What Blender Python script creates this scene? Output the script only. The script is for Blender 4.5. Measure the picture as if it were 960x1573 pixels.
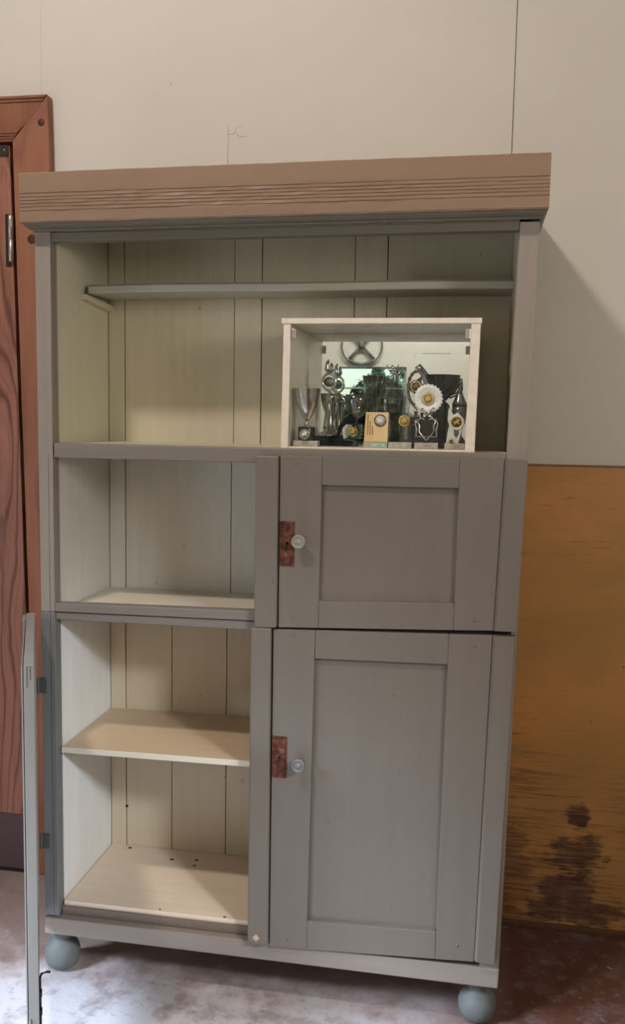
import bpy, bmesh, math, random
from mathutils import Vector, Matrix
random.seed(7)
PI = math.pi
for o in list(bpy.data.objects): bpy.data.objects.remove(o)
scn = bpy.context.scene
COL = scn.collection
DARKWALL = 0

def lin(c):
    c /= 255.0
    return c / 12.92 if c <= 0.04045 else ((c + 0.055) / 1.055) ** 2.4
def rgb(r, g, b): return (lin(r), lin(g), lin(b), 1.0)

# ------------------------------------------------------------------ camera
CP = Vector((1.0278, -1.9971, 1.4397)); YAW, PIT, ROL = -0.17225, -0.10245, 0.0175
fw = Vector((math.sin(YAW) * math.cos(PIT), math.cos(YAW) * math.cos(PIT), math.sin(PIT)))
rt = Vector((math.cos(YAW), -math.sin(YAW), 0)); up = rt.cross(fw)
r_ = rt * math.cos(ROL) + up * math.sin(ROL); u_ = -rt * math.sin(ROL) + up * math.cos(ROL)
cd = bpy.data.cameras.new('camera'); cam = bpy.data.objects.new('camera', cd); COL.objects.link(cam)
M = Matrix((r_, u_, -fw)).transposed().to_4x4(); M.translation = CP
cam.matrix_world = M
cd.sensor_fit = 'VERTICAL'; cd.sensor_height = 36.0; cd.lens = 1351.64 / 1573 * 36.0
cd.clip_start = 0.05; cd.clip_end = 200
scn.camera = cam

# ------------------------------------------------------------------ light
scn.view_settings.view_transform = 'Standard'; scn.view_settings.look = 'None'
scn.view_settings.exposure = 0.42; scn.view_settings.gamma = 1.0
scn.view_settings.use_curve_mapping = False
w = bpy.data.worlds.new('sky'); scn.world = w; w.use_nodes = True
nt = w.node_tree; bg = nt.nodes['Background']
sky = nt.nodes.new('ShaderNodeTexSky'); sky.sky_type = 'NISHITA'; sky.sun_disc = False
sky.sun_elevation = math.radians(38); sky.sun_rotation = math.radians(60)
nt.links.new(sky.outputs[0], bg.inputs[0]); bg.inputs[1].default_value = 0.17

def area(name, loc, target, sx, sy, power, col):
    l = bpy.data.lights.new(name, 'AREA'); l.shape = 'RECTANGLE'; l.size = sx; l.size_y = sy
    l.energy = power; l.color = col
    o = bpy.data.objects.new(name, l); COL.objects.link(o)
    o.location = loc
    o.rotation_euler = (Vector(target) - Vector(loc)).to_track_quat('-Z', 'Y').to_euler()
    return o
area('ceiling_lamp_light', (-0.30, -1.75, 3.84), (0.3, 0.2, 1.8), 0.26, 0.14, 34, (1.0, 0.88, 0.79))
area('right_window_light', (2.5, -1.55, 1.95), (0.25, 0.0, 1.2), 0.5, 0.5, 10, (1.0, 0.95, 0.86))
area('left_doorway_light', (-2.3, -2.6, 0.9), (0.3, -0.1, 0.3), 1.2, 1.3, 13, (0.78, 0.88, 1.0))
area('mirror_wall_fill_light', (0.6, -3.5, 3.05), (0.55, -4.6, 1.7), 1.4, 0.3, 27, (1.0, 0.95, 0.88))  # unseen fill, added to brighten the far wall in the mirror
sl = bpy.data.lights.new('garden_sun', 'SUN'); sl.energy = 1.6; sl.angle = math.radians(1.0); sl.color = (1.0, 0.97, 0.9)
so = bpy.data.objects.new('garden_sun', sl); COL.objects.link(so); so.rotation_euler = Vector((0.25, -1.0, -1.1)).to_track_quat('-Z', 'Y').to_euler()
def spot(name, loc, target, deg, power, col, size=.15, blend=.6):
    l = bpy.data.lights.new(name, 'SPOT'); l.spot_size = math.radians(deg); l.spot_blend = blend
    l.energy = power; l.color = col; l.shadow_soft_size = size
    o = bpy.data.objects.new(name, l); COL.objects.link(o); o.location = loc
    o.rotation_euler = (Vector(target) - Vector(loc)).to_track_quat('-Z', 'Y').to_euler(); return o
spot('floor_bounce_fill_spot', (-2.2, -2.3, 2.3), (0.20, -0.70, 0.0), 32, 1300, (0.66, 0.80, 1.0), .5, .9)  # added spot: its floor patch bounces fill onto the lower front
spot('lower_bay_fill_spot', (2.45, -2.0, 2.25), (-0.05, 0.05, 0.12), 33, 160, (0.86, 0.92, 1.0), .16, 1.0)  # added narrow spot, aimed to brighten only the lower left bay

# ------------------------------------------------------------------ materials
def N(nt, t, **kw):
    n = nt.nodes.new(t)
    for k, v in kw.items(): setattr(n, k, v)
    return n
class Mat:
    def __init__(s, name, rough=0.5, metal=0.0, spec=0.4):
        s.m = bpy.data.materials.new(name); s.m.use_nodes = True; s.nt = s.m.node_tree
        s.b = s.nt.nodes['Principled BSDF']
        s.b.inputs['Roughness'].default_value = rough; s.b.inputs['Metallic'].default_value = metal
        s.b.inputs['Specular IOR Level'].default_value = spec
        s.tc = N(s.nt, 'ShaderNodeTexCoord')
    def L(s, a, b): s.nt.links.new(a, b)
    def coords(s, scale=(1, 1, 1), rot=(0, 0, 0), loc=(0, 0, 0), src=None):
        mp = N(s.nt, 'ShaderNodeMapping'); mp.inputs['Scale'].default_value = scale
        mp.inputs['Rotation'].default_value = rot; mp.inputs['Location'].default_value = loc
        s.L(src or s.tc.outputs['Object'], mp.inputs[0]); return mp.outputs[0]
    def noise(s, vec, scale, detail=4, rough=0.55, dist=0.0):
        n = N(s.nt, 'ShaderNodeTexNoise'); n.inputs['Scale'].default_value = scale
        n.inputs['Detail'].default_value = detail; n.inputs['Roughness'].default_value = rough
        n.inputs['Distortion'].default_value = dist
        s.L(vec, n.inputs['Vector']); return n.outputs['Fac']
    def ramp(s, fac, stops, interp='LINEAR'):
        r = N(s.nt, 'ShaderNodeValToRGB'); r.color_ramp.interpolation = interp
        e = r.color_ramp.elements
        e[0].position, e[0].color = stops[0]; e[1].position, e[1].color = stops[-1]
        for p, c in stops[1:-1]:
            x = e.new(p); x.color = c
        s.L(fac, r.inputs[0]); return r.outputs[0]
    def mask(s, fac, a, b):
        m = N(s.nt, 'ShaderNodeMapRange'); m.inputs['From Min'].default_value = a; m.inputs['From Max'].default_value = b
        m.clamp = True; s.L(fac, m.inputs[0]); return m.outputs[0]
    def math(s, op, a, b=None, c=None):
        m = N(s.nt, 'ShaderNodeMath', operation=op)
        for i, v in enumerate((a, b, c)):
            if v is None: continue
            if isinstance(v, (int, float)): m.inputs[i].default_value = v
            else: s.L(v, m.inputs[i])
        return m.outputs[0]
    def mix(s, fac, a, b, mode='MIX'):
        m = N(s.nt, 'ShaderNodeMix', data_type='RGBA', blend_type=mode)
        if isinstance(fac, (int, float)): m.inputs['Factor'].default_value = fac
        else: s.L(fac, m.inputs['Factor'])
        for k, v in ((6, a), (7, b)):
            if isinstance(v, tuple): m.inputs[k].default_value = v
            else: s.L(v, m.inputs[k])
        return m.outputs[2]
    def color(s, c):
        if isinstance(c, tuple): s.b.inputs['Base Color'].default_value = c
        else: s.L(c, s.b.inputs['Base Color'])
        return s
    def bump(s, h, strength=0.3, dist=0.002):
        b = N(s.nt, 'ShaderNodeBump'); b.inputs['Strength'].default_value = strength
        b.inputs['Distance'].default_value = dist
        s.L(h, b.inputs['Height']); s.L(b.outputs[0], s.b.inputs['Normal']); return s

def scale_c(c, k): return (c[0] * k, c[1] * k, c[2] * k, 1)

def paint(name, base, vertical=True, rough=0.45, var=0.10, wear=(0.50, 0.42, 0.34, 1), wear_amt=1.0):
    """old brush-painted timber: faint streaks along the grain, small chips and specks"""
    m = Mat(name, rough)
    st = m.coords((38, 38, 2.2) if vertical else (2.2, 38, 38))
    streak = m.noise(st, 1.0, 5, 0.6)
    blot = m.noise(m.coords(), 3.2, 3)
    c = m.mix(m.mask(streak, 0.3, 0.7), scale_c(base, 1 - var), scale_c(base, 1 + var))
    c = m.mix(m.mask(blot, 0.35, 0.7), c, m.mix(0.5, c, scale_c(base, 1 - 1.6 * var)))
    sp = m.noise(m.coords((1, 1, 0.5) if vertical else (0.5, 1, 1)), 75, 2, 0.5)
    spk = m.mask(sp, 0.755, 0.785)
    c = m.mix(m.math('MULTIPLY', spk, 0.55 * wear_amt), c, scale_c(base, 0.45))
    ch = m.noise(m.coords(loc=(5, 3, 1)), 48, 3, 0.65)
    chm = m.mask(ch, 0.765, 0.79)
    c = m.mix(m.math('MULTIPLY', chm, 0.5 * wear_amt), c, wear)
    m.color(c)
    fine = m.noise(m.coords((160, 160, 6) if vertical else (6, 160, 160)), 1.0, 3)
    h = m.math('ADD', m.math('MULTIPLY', fine, 0.25), m.math('ADD', m.math('MULTIPLY', streak, 0.5), m.math('MULTIPLY', spk, -1.0)))
    m.bump(h, 0.45, 0.0012)
    return m.m

GREY = rgb(146, 136, 126)
DGREY = rgb(117, 109, 99)
M_grey_v = paint('grey_paint_vertical', GREY)
M_door_v = paint('grey_door_paint', DGREY, var=.05)
M_rail_shade = paint('rail_shade_paint', rgb(114, 107, 94), False, var=.06)  # grey darkened to hold the cornice shadow on rail and cove
M_rail2 = paint('shelf_rail_paint', rgb(128, 120, 112), False, var=.07)
M_grey_h = paint('grey_paint_horizontal', GREY, False)
M_blue = paint('blue_grey_paint', rgb(120, 121, 120))
M_cornice = paint('cornice_paint', rgb(142, 117, 96), False, var=0.07, wear=rgb(120, 85, 60))
M_in_top_side = paint('interior_sage_side_paint', rgb(214, 210, 186), var=0.06)
M_in_top = paint('interior_sage_paint', rgb(210, 202, 178), var=0.06)
M_in_mid = paint('interior_grey_paint', rgb(220, 217, 208), var=0.06)
M_in_low_side = paint('interior_white_paint', rgb(238, 239, 236), var=0.05, wear=rgb(110, 85, 60))
M_in_low = paint('interior_cream_paint', rgb(218, 204, 178), var=0.05, wear=rgb(110, 85, 60))
M_shelf_cream = paint('cream_shelf_paint', rgb(208, 185, 154), False, var=0.06, wear=rgb(90, 62, 40))
M_foot = paint('foot_paint', rgb(106, 110, 107), rough=.6)

def plain(name, c, rough=0.5, metal=0.0, spec=0.4, bump=None):
    m = Mat(name, rough, metal, spec)
    n = m.noise(m.coords(), 60, 3)
    m.color(m.mix(m.mask(n, 0.3, 0.7), scale_c(c, 0.93), scale_c(c, 1.06)))
    if bump: m.bump(m.noise(m.coords(), bump[0], 3), bump[1], bump[2])
    return m.m
M_dark = plain('dark_gap', rgb(38, 32, 28), 0.8)
M_iron = plain('painted_iron', rgb(92, 94, 92), 0.5, 0.3, bump=(150, .5, .001))
M_blackiron = plain('black_iron', rgb(40, 40, 42), 0.4, 0.7, bump=(200, .5, .001))
M_steel = plain('brushed_steel', rgb(190, 184, 178), 0.32, 0.9)
M_chrome = plain('polished_silver', rgb(205, 203, 200), 0.12, 1.0)
M_gun = plain('tarnished_silver', rgb(120, 118, 118), 0.2, 1.0)
M_gold = plain('gold_metal', rgb(232, 202, 128), 0.35, 0.75, bump=(600, .5, .001))
M_black = plain('black_lacquer', rgb(22, 22, 24), 0.2)
M_maroon = plain('dark_red_velvet', rgb(40, 18, 20), 0.6)
M_white = plain('white_laminate', rgb(230, 220, 203), 0.4)
M_whitemed = plain('white_enamel', rgb(242, 240, 234), 0.35)
M_ink = plain('dark_ink', rgb(96, 70, 42), 0.6)
M_mint = plain('pale_green_label', rgb(185, 225, 205), 0.4)
M_platesilver = plain('engraved_plate', rgb(205, 196, 182), 0.35, 0.6, bump=(900, .6, .0006))

def rust():
    m = Mat('rusty_copper', 0.55, 0.35)
    n = m.noise(m.coords(), 70, 5, 0.65)
    m.color(m.ramp(n, [(0.3, rgb(48, 26, 18)), (0.5, rgb(96, 54, 38)), (0.62, rgb(116, 72, 54)), (0.75, rgb(150, 120, 100))]))
    m.bump(m.noise(m.coords(), 110, 3), 0.8, 0.002); return m.m
M_rust = rust()
def marble(name, a, b, sc=30):
    m = Mat(name, 0.25); n = m.noise(m.coords(), sc, 6, 0.6, 1.5)
    m.color(m.mix(m.mask(n, 0.4, 0.62), a, b)); return m.m
M_marble = marble('grey_marble', rgb(172, 166, 158), rgb(212, 206, 198))
M_blackmarble = marble('black_marble', rgb(24, 26, 27), rgb(40, 44, 44))

def wood(name, dark, mid, light, freq=1.0, amp=1.0, contrast=1.0):
    """pine board running along Z: cathedral grain from stretched noise contours, fine pores, tonal patches"""
    m = Mat(name, 0.5)
    co = m.coords((1, 1, 0.22))
    x = N(m.nt, 'ShaderNodeSeparateXYZ'); m.L(co, x.inputs[0])
    big = m.noise(co, 4.2, 2, 0.45)
    small = m.noise(m.coords((1, 1, .35)), 16, 3, 0.5)
    ph = m.math('ADD', m.math('ADD', m.math('MULTIPLY', x.outputs[0], 130 * freq), m.math('MULTIPLY', big, 70 * amp)), m.math('MULTIPLY', small, 6 * amp))
    s = m.mask(m.math('SINE', ph), -1, 1)
    s2 = m.mask(m.math('SINE', m.math('MULTIPLY', ph, 2.7)), -1, 1)
    fine = m.noise(m.coords((170, 170, 4)), 1, 4)
    c = m.mix(m.math('MULTIPLY', m.math('POWER', s, 5.0), 0.9 * contrast), mid, dark)
    c = m.mix(m.math('MULTIPLY', m.math('POWER', s2, 3.0), 0.25 * contrast), c, dark)
    c = m.mix(m.math('MULTIPLY', m.mask(m.noise(m.coords((5, 5, 1.3)), 1.5, 3), 0.45, 0.75), 0.5), c, dark)
    c = m.mix(m.math('MULTIPLY', m.mask(m.noise(m.coords((7, 7, 1.1), loc=(3, 0, 2)), 1.5, 3), 0.5, 0.75), 0.45), c, light)
    c = m.mix(m.math('MULTIPLY', m.mask(fine, .4, .8), 0.3), c, dark)
    m.color(c); m.bump(m.math('ADD', s, fine), 0.25, 0.001)
    return m.m
M_doorwood = wood('stained_pine_board', rgb(92, 50, 38), rgb(156, 104, 84), rgb(184, 134, 112), 1.35)
M_frame = wood('reddish_pine_casing', rgb(112, 66, 48), rgb(150, 98, 72), rgb(166, 114, 88), 0.5, 0.6, 0.5)

def wallmat():
    m = Mat('cream_wall_paint', 0.6)
    n = m.noise(m.coords(), 1.3, 4)
    c = m.mix(m.mask(n, 0.3, 0.7), rgb(197, 191, 181), rgb(204, 199, 189))
    sp = m.mask(m.noise(m.coords(), 28, 2), 0.80, 0.83)
    c = m.mix(m.math('MULTIPLY', sp, 0.6), c, rgb(120, 105, 88))
    m.color(c); m.bump(m.noise(m.coords(), 7, 5, 0.6), 0.25, 0.004); return m.m
M_wall = wallmat()

def yellowmat():
    m = Mat('worn_ochre_paint', 0.5)
    P = m.tc.outputs['Object']
    sx = N(m.nt, 'ShaderNodeSeparateXYZ'); m.L(P, sx.inputs[0]); X, Z = sx.outputs[0], sx.outputs[2]
    n0 = m.noise(m.coords((2.5, 2.5, 5)), 1.2, 4)
    c = m.mix(m.mask(n0, 0.3, 0.7), rgb(166, 124, 69), rgb(198, 139, 78))
    # horizontal weathered grain
    g = m.noise(m.coords((7, 7, 150)), 1.0, 5, 0.7, 0.6)
    zone = m.noise(m.coords((3, 3, 4), loc=(2, 0, .4)), 1.0, 3)
    low = m.mask(Z, 0.95, 0.0)
    left = m.mask(X, 1.36, 1.18)
    dens = m.math('ADD', m.math('MULTIPLY', low, 0.09), m.math('ADD', m.math('MULTIPLY', m.math('MULTIPLY', left, low), 0.16), m.math('MULTIPLY', m.math('SUBTRACT', zone, 0.5), 0.5)))
    gr = m.mask(m.math('ADD', g, dens), 0.60, 0.72)
    c = m.mix(m.math('MULTIPLY', gr, 0.55), c, rgb(96, 66, 42))
    # blotchy bare patches, each with its own outline
    gh = m.noise(m.coords((14, 14, 120)), 1.0, 4, 0.7)
    gl = m.noise(m.coords(), 22, 4, 0.6)
    wob = m.math('ADD', m.math('MULTIPLY', m.math('SUBTRACT', gh, 0.5), 2.4), m.math('MULTIPLY', m.math('SUBTRACT', gl, 0.5), 2.0))
    tot = None
    for (cx, cz, rx, rz) in ((1.368, 0.345, 0.030, 0.032), (1.372, 0.23, 0.066, 0.052), (1.35, 0.12, 0.075, 0.045), (1.38, 0.06, 0.16, 0.035), (1.21, 0.13, .05, .11), (1.19, 0.24, 0.04, 0.05)):
        dx = m.math('DIVIDE', m.math('SUBTRACT', X, cx), rx); dz = m.math('DIVIDE', m.math('SUBTRACT', Z, cz), rz)
        d = m.math('SQRT', m.math('ADD', m.math('MULTIPLY', dx, dx), m.math('MULTIPLY', dz, dz)))
        v = m.mask(m.math('ADD', d, wob), 1.25, 0.85)
        if cx < 1.25: v = m.math('MULTIPLY', v, 0.55)
        tot = v if tot is None else m.math('MAXIMUM', tot, v)
    tot = m.math('MULTIPLY', tot, m.math('SUBTRACT', 1.0, m.math('MULTIPLY', m.mask(g, 0.52, 0.36), 0.45)))
    c = m.mix(m.math('MULTIPLY', tot, 0.97), c, m.mix(m.mask(gl, 0.35, 0.65), rgb(72, 44, 34), rgb(104, 72, 58)))
    # scratches and pits
    sp = m.mask(m.noise(m.coords((1, 1, 1.6)), 42, 2), 0.755, 0.78)
    c = m.mix(m.math('MULTIPLY', sp, 0.8), c, rgb(62, 38, 22))
    m.color(c)
    m.bump(m.math('ADD', m.math('MULTIPLY', g, 0.5), m.math('MULTIPLY', m.math('ADD', tot, gr), -0.5)), 0.35, 0.0025)
    return m.m
M_yellow = yellowmat()

def floormat():
    m = Mat('worn_concrete', 0.55)
    a = m.noise(m.coords(), 2.2, 6, 0.6, 0.4)
    b = m.noise(m.coords(loc=(3, 1, 0)), 9, 6, 0.65)
    c = m.mix(m.mask(a, 0.35, 0.65), rgb(142, 120, 112), rgb(166, 148, 142))
    sx = N(m.nt, 'ShaderNodeSeparateXYZ'); m.L(m.tc.outputs['Object'], sx.inputs[0])
    worn = m.mask(m.math('ADD', sx.outputs[0], m.math('MULTIPLY', m.math('SUBTRACT', a, 0.5), 0.7)), 1.15, 0.75)  # left-hand extent of the painted daylight
    front = m.mask(m.math('ADD', sx.outputs[1], m.math('MULTIPLY', m.math('SUBTRACT', b, 0.5), 0.5)), 0.12, -0.1)
    c = m.mix(m.math('MULTIPLY', m.math('MULTIPLY', worn, front), 0.8), c, rgb(212, 212, 220))  # pale bluish tint paints daylight onto the front left floor
    c = m.mix(m.math('MULTIPLY', m.mask(sx.outputs[0], 1.0, 1.2), 0.9), c, rgb(84, 46, 31))  # darker brown at right paints in the cabinet's floor shadow
    c = m.mix(m.math('MULTIPLY', m.mask(b, 0.52, 0.68), 0.55), c, rgb(122, 108, 110))
    b2 = m.noise(m.coords(loc=(7, 2, 0)), 26, 6, 0.7)
    c = m.mix(m.math('MULTIPLY', m.mask(b2, 0.54, 0.64), 0.45), c, rgb(130, 120, 122))
    sp = m.mask(m.noise(m.coords(), 45, 3), 0.71, 0.75)
    c = m.mix(m.math('MULTIPLY', sp, 0.8), c, rgb(72, 56, 50))
    li = m.mask(m.noise(m.coords((1, 1.5, 1), rot=(0, 0, .4)), 30, 4), 0.68, 0.74)
    c = m.mix(m.math('MULTIPLY', li, 0.4), c, rgb(228, 222, 216))
    m.color(c); m.bump(m.math('ADD', m.math('MULTIPLY', b, .6), m.noise(m.coords(), 60, 4)), 0.35, 0.003); return m.m
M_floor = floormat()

def glassmat(name, tint, ior_f=0.06):
    m = bpy.data.materials.new(name); m.use_nodes = True; t = m.node_tree
    for n in list(t.nodes): t.nodes.remove(n)
    out = N(t, 'ShaderNodeOutputMaterial'); tr = N(t, 'ShaderNodeBsdfTransparent'); gl = N(t, 'ShaderNodeBsdfGlossy')
    gl.inputs['Roughness'].default_value = 0.0; tr.inputs[0].default_value = tint
    lw = N(t, 'ShaderNodeLayerWeight'); pwn = N(t, 'ShaderNodeMath', operation='POWER'); pwn.inputs[1].default_value = 4.0
    fr = N(t, 'ShaderNodeMath', operation='MULTIPLY_ADD'); fr.inputs[1].default_value = 0.6; fr.inputs[2].default_value = ior_f
    t.links.new(lw.outputs['Facing'], pwn.inputs[0]); t.links.new(pwn.outputs[0], fr.inputs[0])
    mx = N(t, 'ShaderNodeMixShader'); t.links.new(fr.outputs[0], mx.inputs[0])
    t.links.new(tr.outputs[0], mx.inputs[1]); t.links.new(gl.outputs[0], mx.inputs[2]); t.links.new(mx.outputs[0], out.inputs[0])
    return m
M_glass = glassmat('clear_glass', (0.98, 0.99, 0.98, 1), 0.03)
M_acryl = glassmat('smoky_acrylic', (0.72, 0.71, 0.69, 1))
M_crystal = glassmat('cut_crystal', (0.88, 0.93, 0.92, 1), 0.18)
mm = Mat('mirror_glass', 0.0, 1.0); mm.color((0.92, 0.95, 0.93, 1)); M_mirror = mm.m
lf = Mat('leaf_green', 0.5); lf.color(lf.ramp(lf.noise(lf.coords(), 6, 3), [(0.35, rgb(52, 104, 78)), (0.5, rgb(100, 160, 126)), (0.65, rgb(185, 222, 190))])); M_leaf = lf.m
pw = Mat('plaque_wood', 0.35)
pw.color(pw.mix(pw.mask(pw.noise(pw.coords((60, 60, 4)), 1, 4), .3, .7), rgb(238, 200, 148), rgb(248, 216, 168))); M_plaque = pw.m
M_grass = plain('grass', rgb(92, 122, 66), 0.9)

# ------------------------------------------------------------------ mesh helpers
class MB:
    def __init__(s): s.v = []; s.f = []; s.sm = []
    def add(s, vs, fs, smooth=False):
        n = len(s.v); s.v += [tuple(v) for v in vs]
        for f in fs: s.f.append(tuple(n + i for i in f)); s.sm.append(smooth)
        return s
    def box(s, x0, x1, y0, y1, z0, z1):
        return s.prism([(x0, z0), (x1, z0), (x1, z1), (x0, z1)], y0, y1)
    def prism(s, pts, y0, y1, off=(0, 0, 0)):
        """outline in XZ pushed through Y"""
        a = sum(pts[i][0] * pts[(i + 1) % len(pts)][1] - pts[(i + 1) % len(pts)][0] * pts[i][1] for i in range(len(pts)))
        if a < 0: pts = pts[::-1]
        n = len(pts); o = off
        vs = [(p[0] + o[0], y0 + o[1], p[1] + o[2]) for p in pts] + [(p[0] + o[0], y1 + o[1], p[1] + o[2]) for p in pts]
        fs = [tuple(range(n)), tuple(range(2 * n - 1, n - 1, -1))]
        for i in range(n):
            j = (i + 1) % n; fs.append((j, i, n + i, n + j))
        return s.add(vs, fs)
    def lathe(s, prof, c=(0, 0, 0), seg=28, axis='Z', flute=0, famp=0.0):
        """profile list of (radius, height)"""
        vs = []; fs = []
        for r, h in prof:
            for k in range(seg):
                a = 2 * PI * k / seg
                rr = max(r, 1e-5) * (1 + famp * math.cos(flute * a))
                p = (rr * math.cos(a), rr * math.sin(a), h)
                if axis == 'Y': p = (p[0], -p[2], p[1])
                vs.append((c[0] + p[0], c[1] + p[1], c[2] + p[2]))
        for i in range(len(prof) - 1):
            for k in range(seg):
                j = (k + 1) % seg
                fs.append((i * seg + k, i * seg + j, (i + 1) * seg + j, (i + 1) * seg + k))
        n = len(prof)
        fs.append(tuple(range(seg - 1, -1, -1))); fs.append(tuple((n - 1) * seg + k for k in range(seg)))
        return s.add(vs, fs, True)
    def tube(s, pts, r, seg=10, closed=False):
        pts = [Vector(p) for p in pts]; n = len(pts); vs = []; fs = []
        rs = r if isinstance(r, (list, tuple)) else [r] * n
        for i, p in enumerate(pts):
            if closed: d = pts[(i + 1) % n] - pts[i - 1]
            else: d = pts[min(i + 1, n - 1)] - pts[max(i - 1, 0)]
            d.normalize(); ref = Vector((0, 1, 0)) if abs(d.y) < 0.9 else Vector((1, 0, 0))
            a = d.cross(ref).normalized(); b = d.cross(a)
            for k in range(seg):
                t = 2 * PI * k / seg; vs.append(p + (a * math.cos(t) + b * math.sin(t)) * rs[i])
        m = n if closed else n - 1
        for i in range(m):
            for k in range(seg):
                j = (k + 1) % seg; i2 = (i + 1) % n
                fs.append((i * seg + k, i * seg + j, i2 * seg + j, i2 * seg + k))
        if not closed: fs.append(tuple(range(seg - 1, -1, -1))); fs.append(tuple((n - 1) * seg + k for k in range(seg)))
        return s.add(vs, fs, True)
    def build(s, name, mat, parent=None, bevel=0.0, loc=None, seg=2):
        me = bpy.data.meshes.new(name); me.from_pydata(s.v, [], s.f)
        me.polygons.foreach_set('use_smooth', s.sm); me.materials.append(mat); me.update()
        bm = bmesh.new(); bm.from_mesh(me); bmesh.ops.recalc_face_normals(bm, faces=bm.faces); bm.to_mesh(me); bm.free()
        o = bpy.data.objects.new(name, me); COL.objects.link(o)
        if parent is not None:
            o.parent = parent
        if loc: o.location = loc
        if bevel:
            b = o.modifiers.new('bevel', 'BEVEL'); b.width = bevel; b.segments = seg; b.limit_method = 'ANGLE'; b.angle_limit = math.radians(40)
        return o
def box(*a): return MB().box(*a)
def empty(name, loc=(0, 0, 0), rz=0):
    o = bpy.data.objects.new(name, None); COL.objects.link(o); o.location = loc; o.rotation_euler = (0, 0, rz)
    o.empty_display_size = 0.05; return o
def tag(o, label, cat, group=None):
    o['label'] = label; o['category'] = cat
    if group: o['group'] = group
    return o
def struct(o, label=None):
    o['kind'] = 'structure'
    if label: o['label'] = label
    return o
def ngon(n, r, cx=0, cz=0, ph=0, r2=None):
    return [(cx + (r if (r2 is None or i % 2 == 0) else r2) * math.cos(2 * PI * i / n + ph), cz + (r if (r2 is None or i % 2 == 0) else r2) * math.sin(2 * PI * i / n + ph)) for i in range(n)]
def ellipse_ring(cx, cy, cz, rx, rz, n=28): return [(cx + rx * math.cos(2 * PI * i / n), cy, cz + rz * math.sin(2 * PI * i / n)) for i in range(n)]

# ------------------------------------------------------------------ the room
WY = 0.50; FY = -4.6; LX, RX = -2.6, 2.7; CH = 3.95
struct(box(LX, RX, FY, WY, -0.06, 0.0).build('floor', M_floor), 'worn concrete floor, pinkish grey with daylight painted in whitish at the front left')
struct(box(LX, RX, FY, WY, CH, CH + 0.06).build('ceiling', M_wall))
struct(box(LX - .08, LX, FY, WY + .08, -0.06, CH + .06).build('wall_left', M_wall))
struct(box(RX, RX + .08, FY, WY + .08, -0.06, CH + .06).build('wall_right', M_wall))
mb = MB()
SX = 1.1185
mb.box(LX, -0.2302, WY, WY + .08, -0.06, CH); mb.box(-0.2298, SX - 0.0016, WY, WY + .08, -0.06, CH)
mb.box(SX + 0.0004, RX, WY - 0.0015, WY + .08, -0.06, CH)
wb = struct(mb.build('wall_back', M_wall), 'cream painted panel wall behind the cabinet with thin vertical seams')
MB().box(LX, RX, WY + .004, WY + .06, 0, CH).build('seam_backing', M_dark, wb)
cr = MB()
def crackline(pts, r=0.0009): cr.tube([(x, WY + 0.0002, z) for x, z in pts], r, 5)
crackline([(.333, 2.262), (.3325, 2.235), (.3335, 2.21), (.331, 2.185), (.332, 2.16)], .0008)
crackline([(.334, 2.241), (.345, 2.242), (.353, 2.2455), (.362, 2.238), (.3675, 2.233), (.376, 2.234), (.386, 2.2355)])
crackline([(.353, 2.2455), (.355, 2.256), (.361, 2.262), (.375, 2.263)], .0007)
crackline([(1.165, 2.402), (1.168, 2.398)]); crackline([(1.285, 2.208), (1.291, 2.206)], .0012)
crackline([(.1635, 2.3875), (.1655, 2.387)], .002)
cr.build('crack', plain('crack_dark', rgb(160, 144, 126), 0.8), wb)

tr = struct(MB().prism([(0.80, 0.012), (RX, 0.012), (RX, 1.330), (0.80, 1.330)], WY - 0.012, WY - 0.0016).build('trim_1', M_yellow, bevel=.001), 'worn ochre yellow painted board dado, scratched and stained')
struct(MB().box(0.80, RX, WY - 0.0145, WY - 0.0018, 1.330, 1.3345).build('trim_2', plain('brown_edge', rgb(120, 96, 74), .6)), 'thin brown ledge on top of the ochre dado')
struct(MB().box(0.80, RX, WY - 0.022, WY - 0.0016, 0.0, 0.016).build('baseboard_back', plain('dirty_base', rgb(92, 60, 40), .7, bump=(60, .5, .003)), bevel=.003), 'low dirty brown baseboard strip below the ochre dado')

# door at the left with its pine casing (slightly out of plumb, as seen)
def sh(x, z): return x + (2.2 - z) * 0.0205
door = struct(MB().prism([(-1.10, 0.012), (sh(-0.3175, 0.012), 0.012), (sh(-.3175, 2.226), 2.226), (-1.10, 2.226)], WY - 0.030, WY - 0.002).build('door_1', M_doorwood, bevel=.002), 'red-brown stained pine plank door left of the cabinet')
MB().prism([(-1.10, 0.014), (sh(-.319, .014), .014), (sh(-.319, .192), .192), (-1.10, .192)], WY - 0.0335, WY - 0.0302).build('kick_plate', plain('purple_brown_plate', rgb(88, 70, 74), .45, bump=(80, .3, .002)), door)['label'] = 'dark purple-brown kick plate'
MB().box(-1.10, sh(-.320, 2.2), WY - 0.036, WY - 0.0302, 2.196, 2.225).build('top_plate', plain('dark_metal_strip', rgb(62, 52, 46), .45, .4), door, bevel=.001)
MB().lathe([(.003, 0), (.003, .001), (.001, .002)], (-.331, WY - .036, 2.211), 12, 'Y').build('screw', M_steel, door)
hg = MB(); hx = -0.3125
hg.lathe([(.0065, 0), (.0075, .001), (.0075, .064), (.006, .065)], (hx, WY - .040, 1.892), 16)
hg.lathe([(.006, 0), (.0075, .001), (.0075, .064), (.0065, .066)], (hx, WY - .040, 1.9585), 16)
hg.box(hx - .012, hx + .001, WY - .034, WY - .030, 1.895, 2.020)
hg.build('hinge', M_steel, door)
MB().box(-.333, -.3195, WY - .0335, WY - .030, 1.88, 2.03).build('hinge_recess', M_dark, door)
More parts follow.
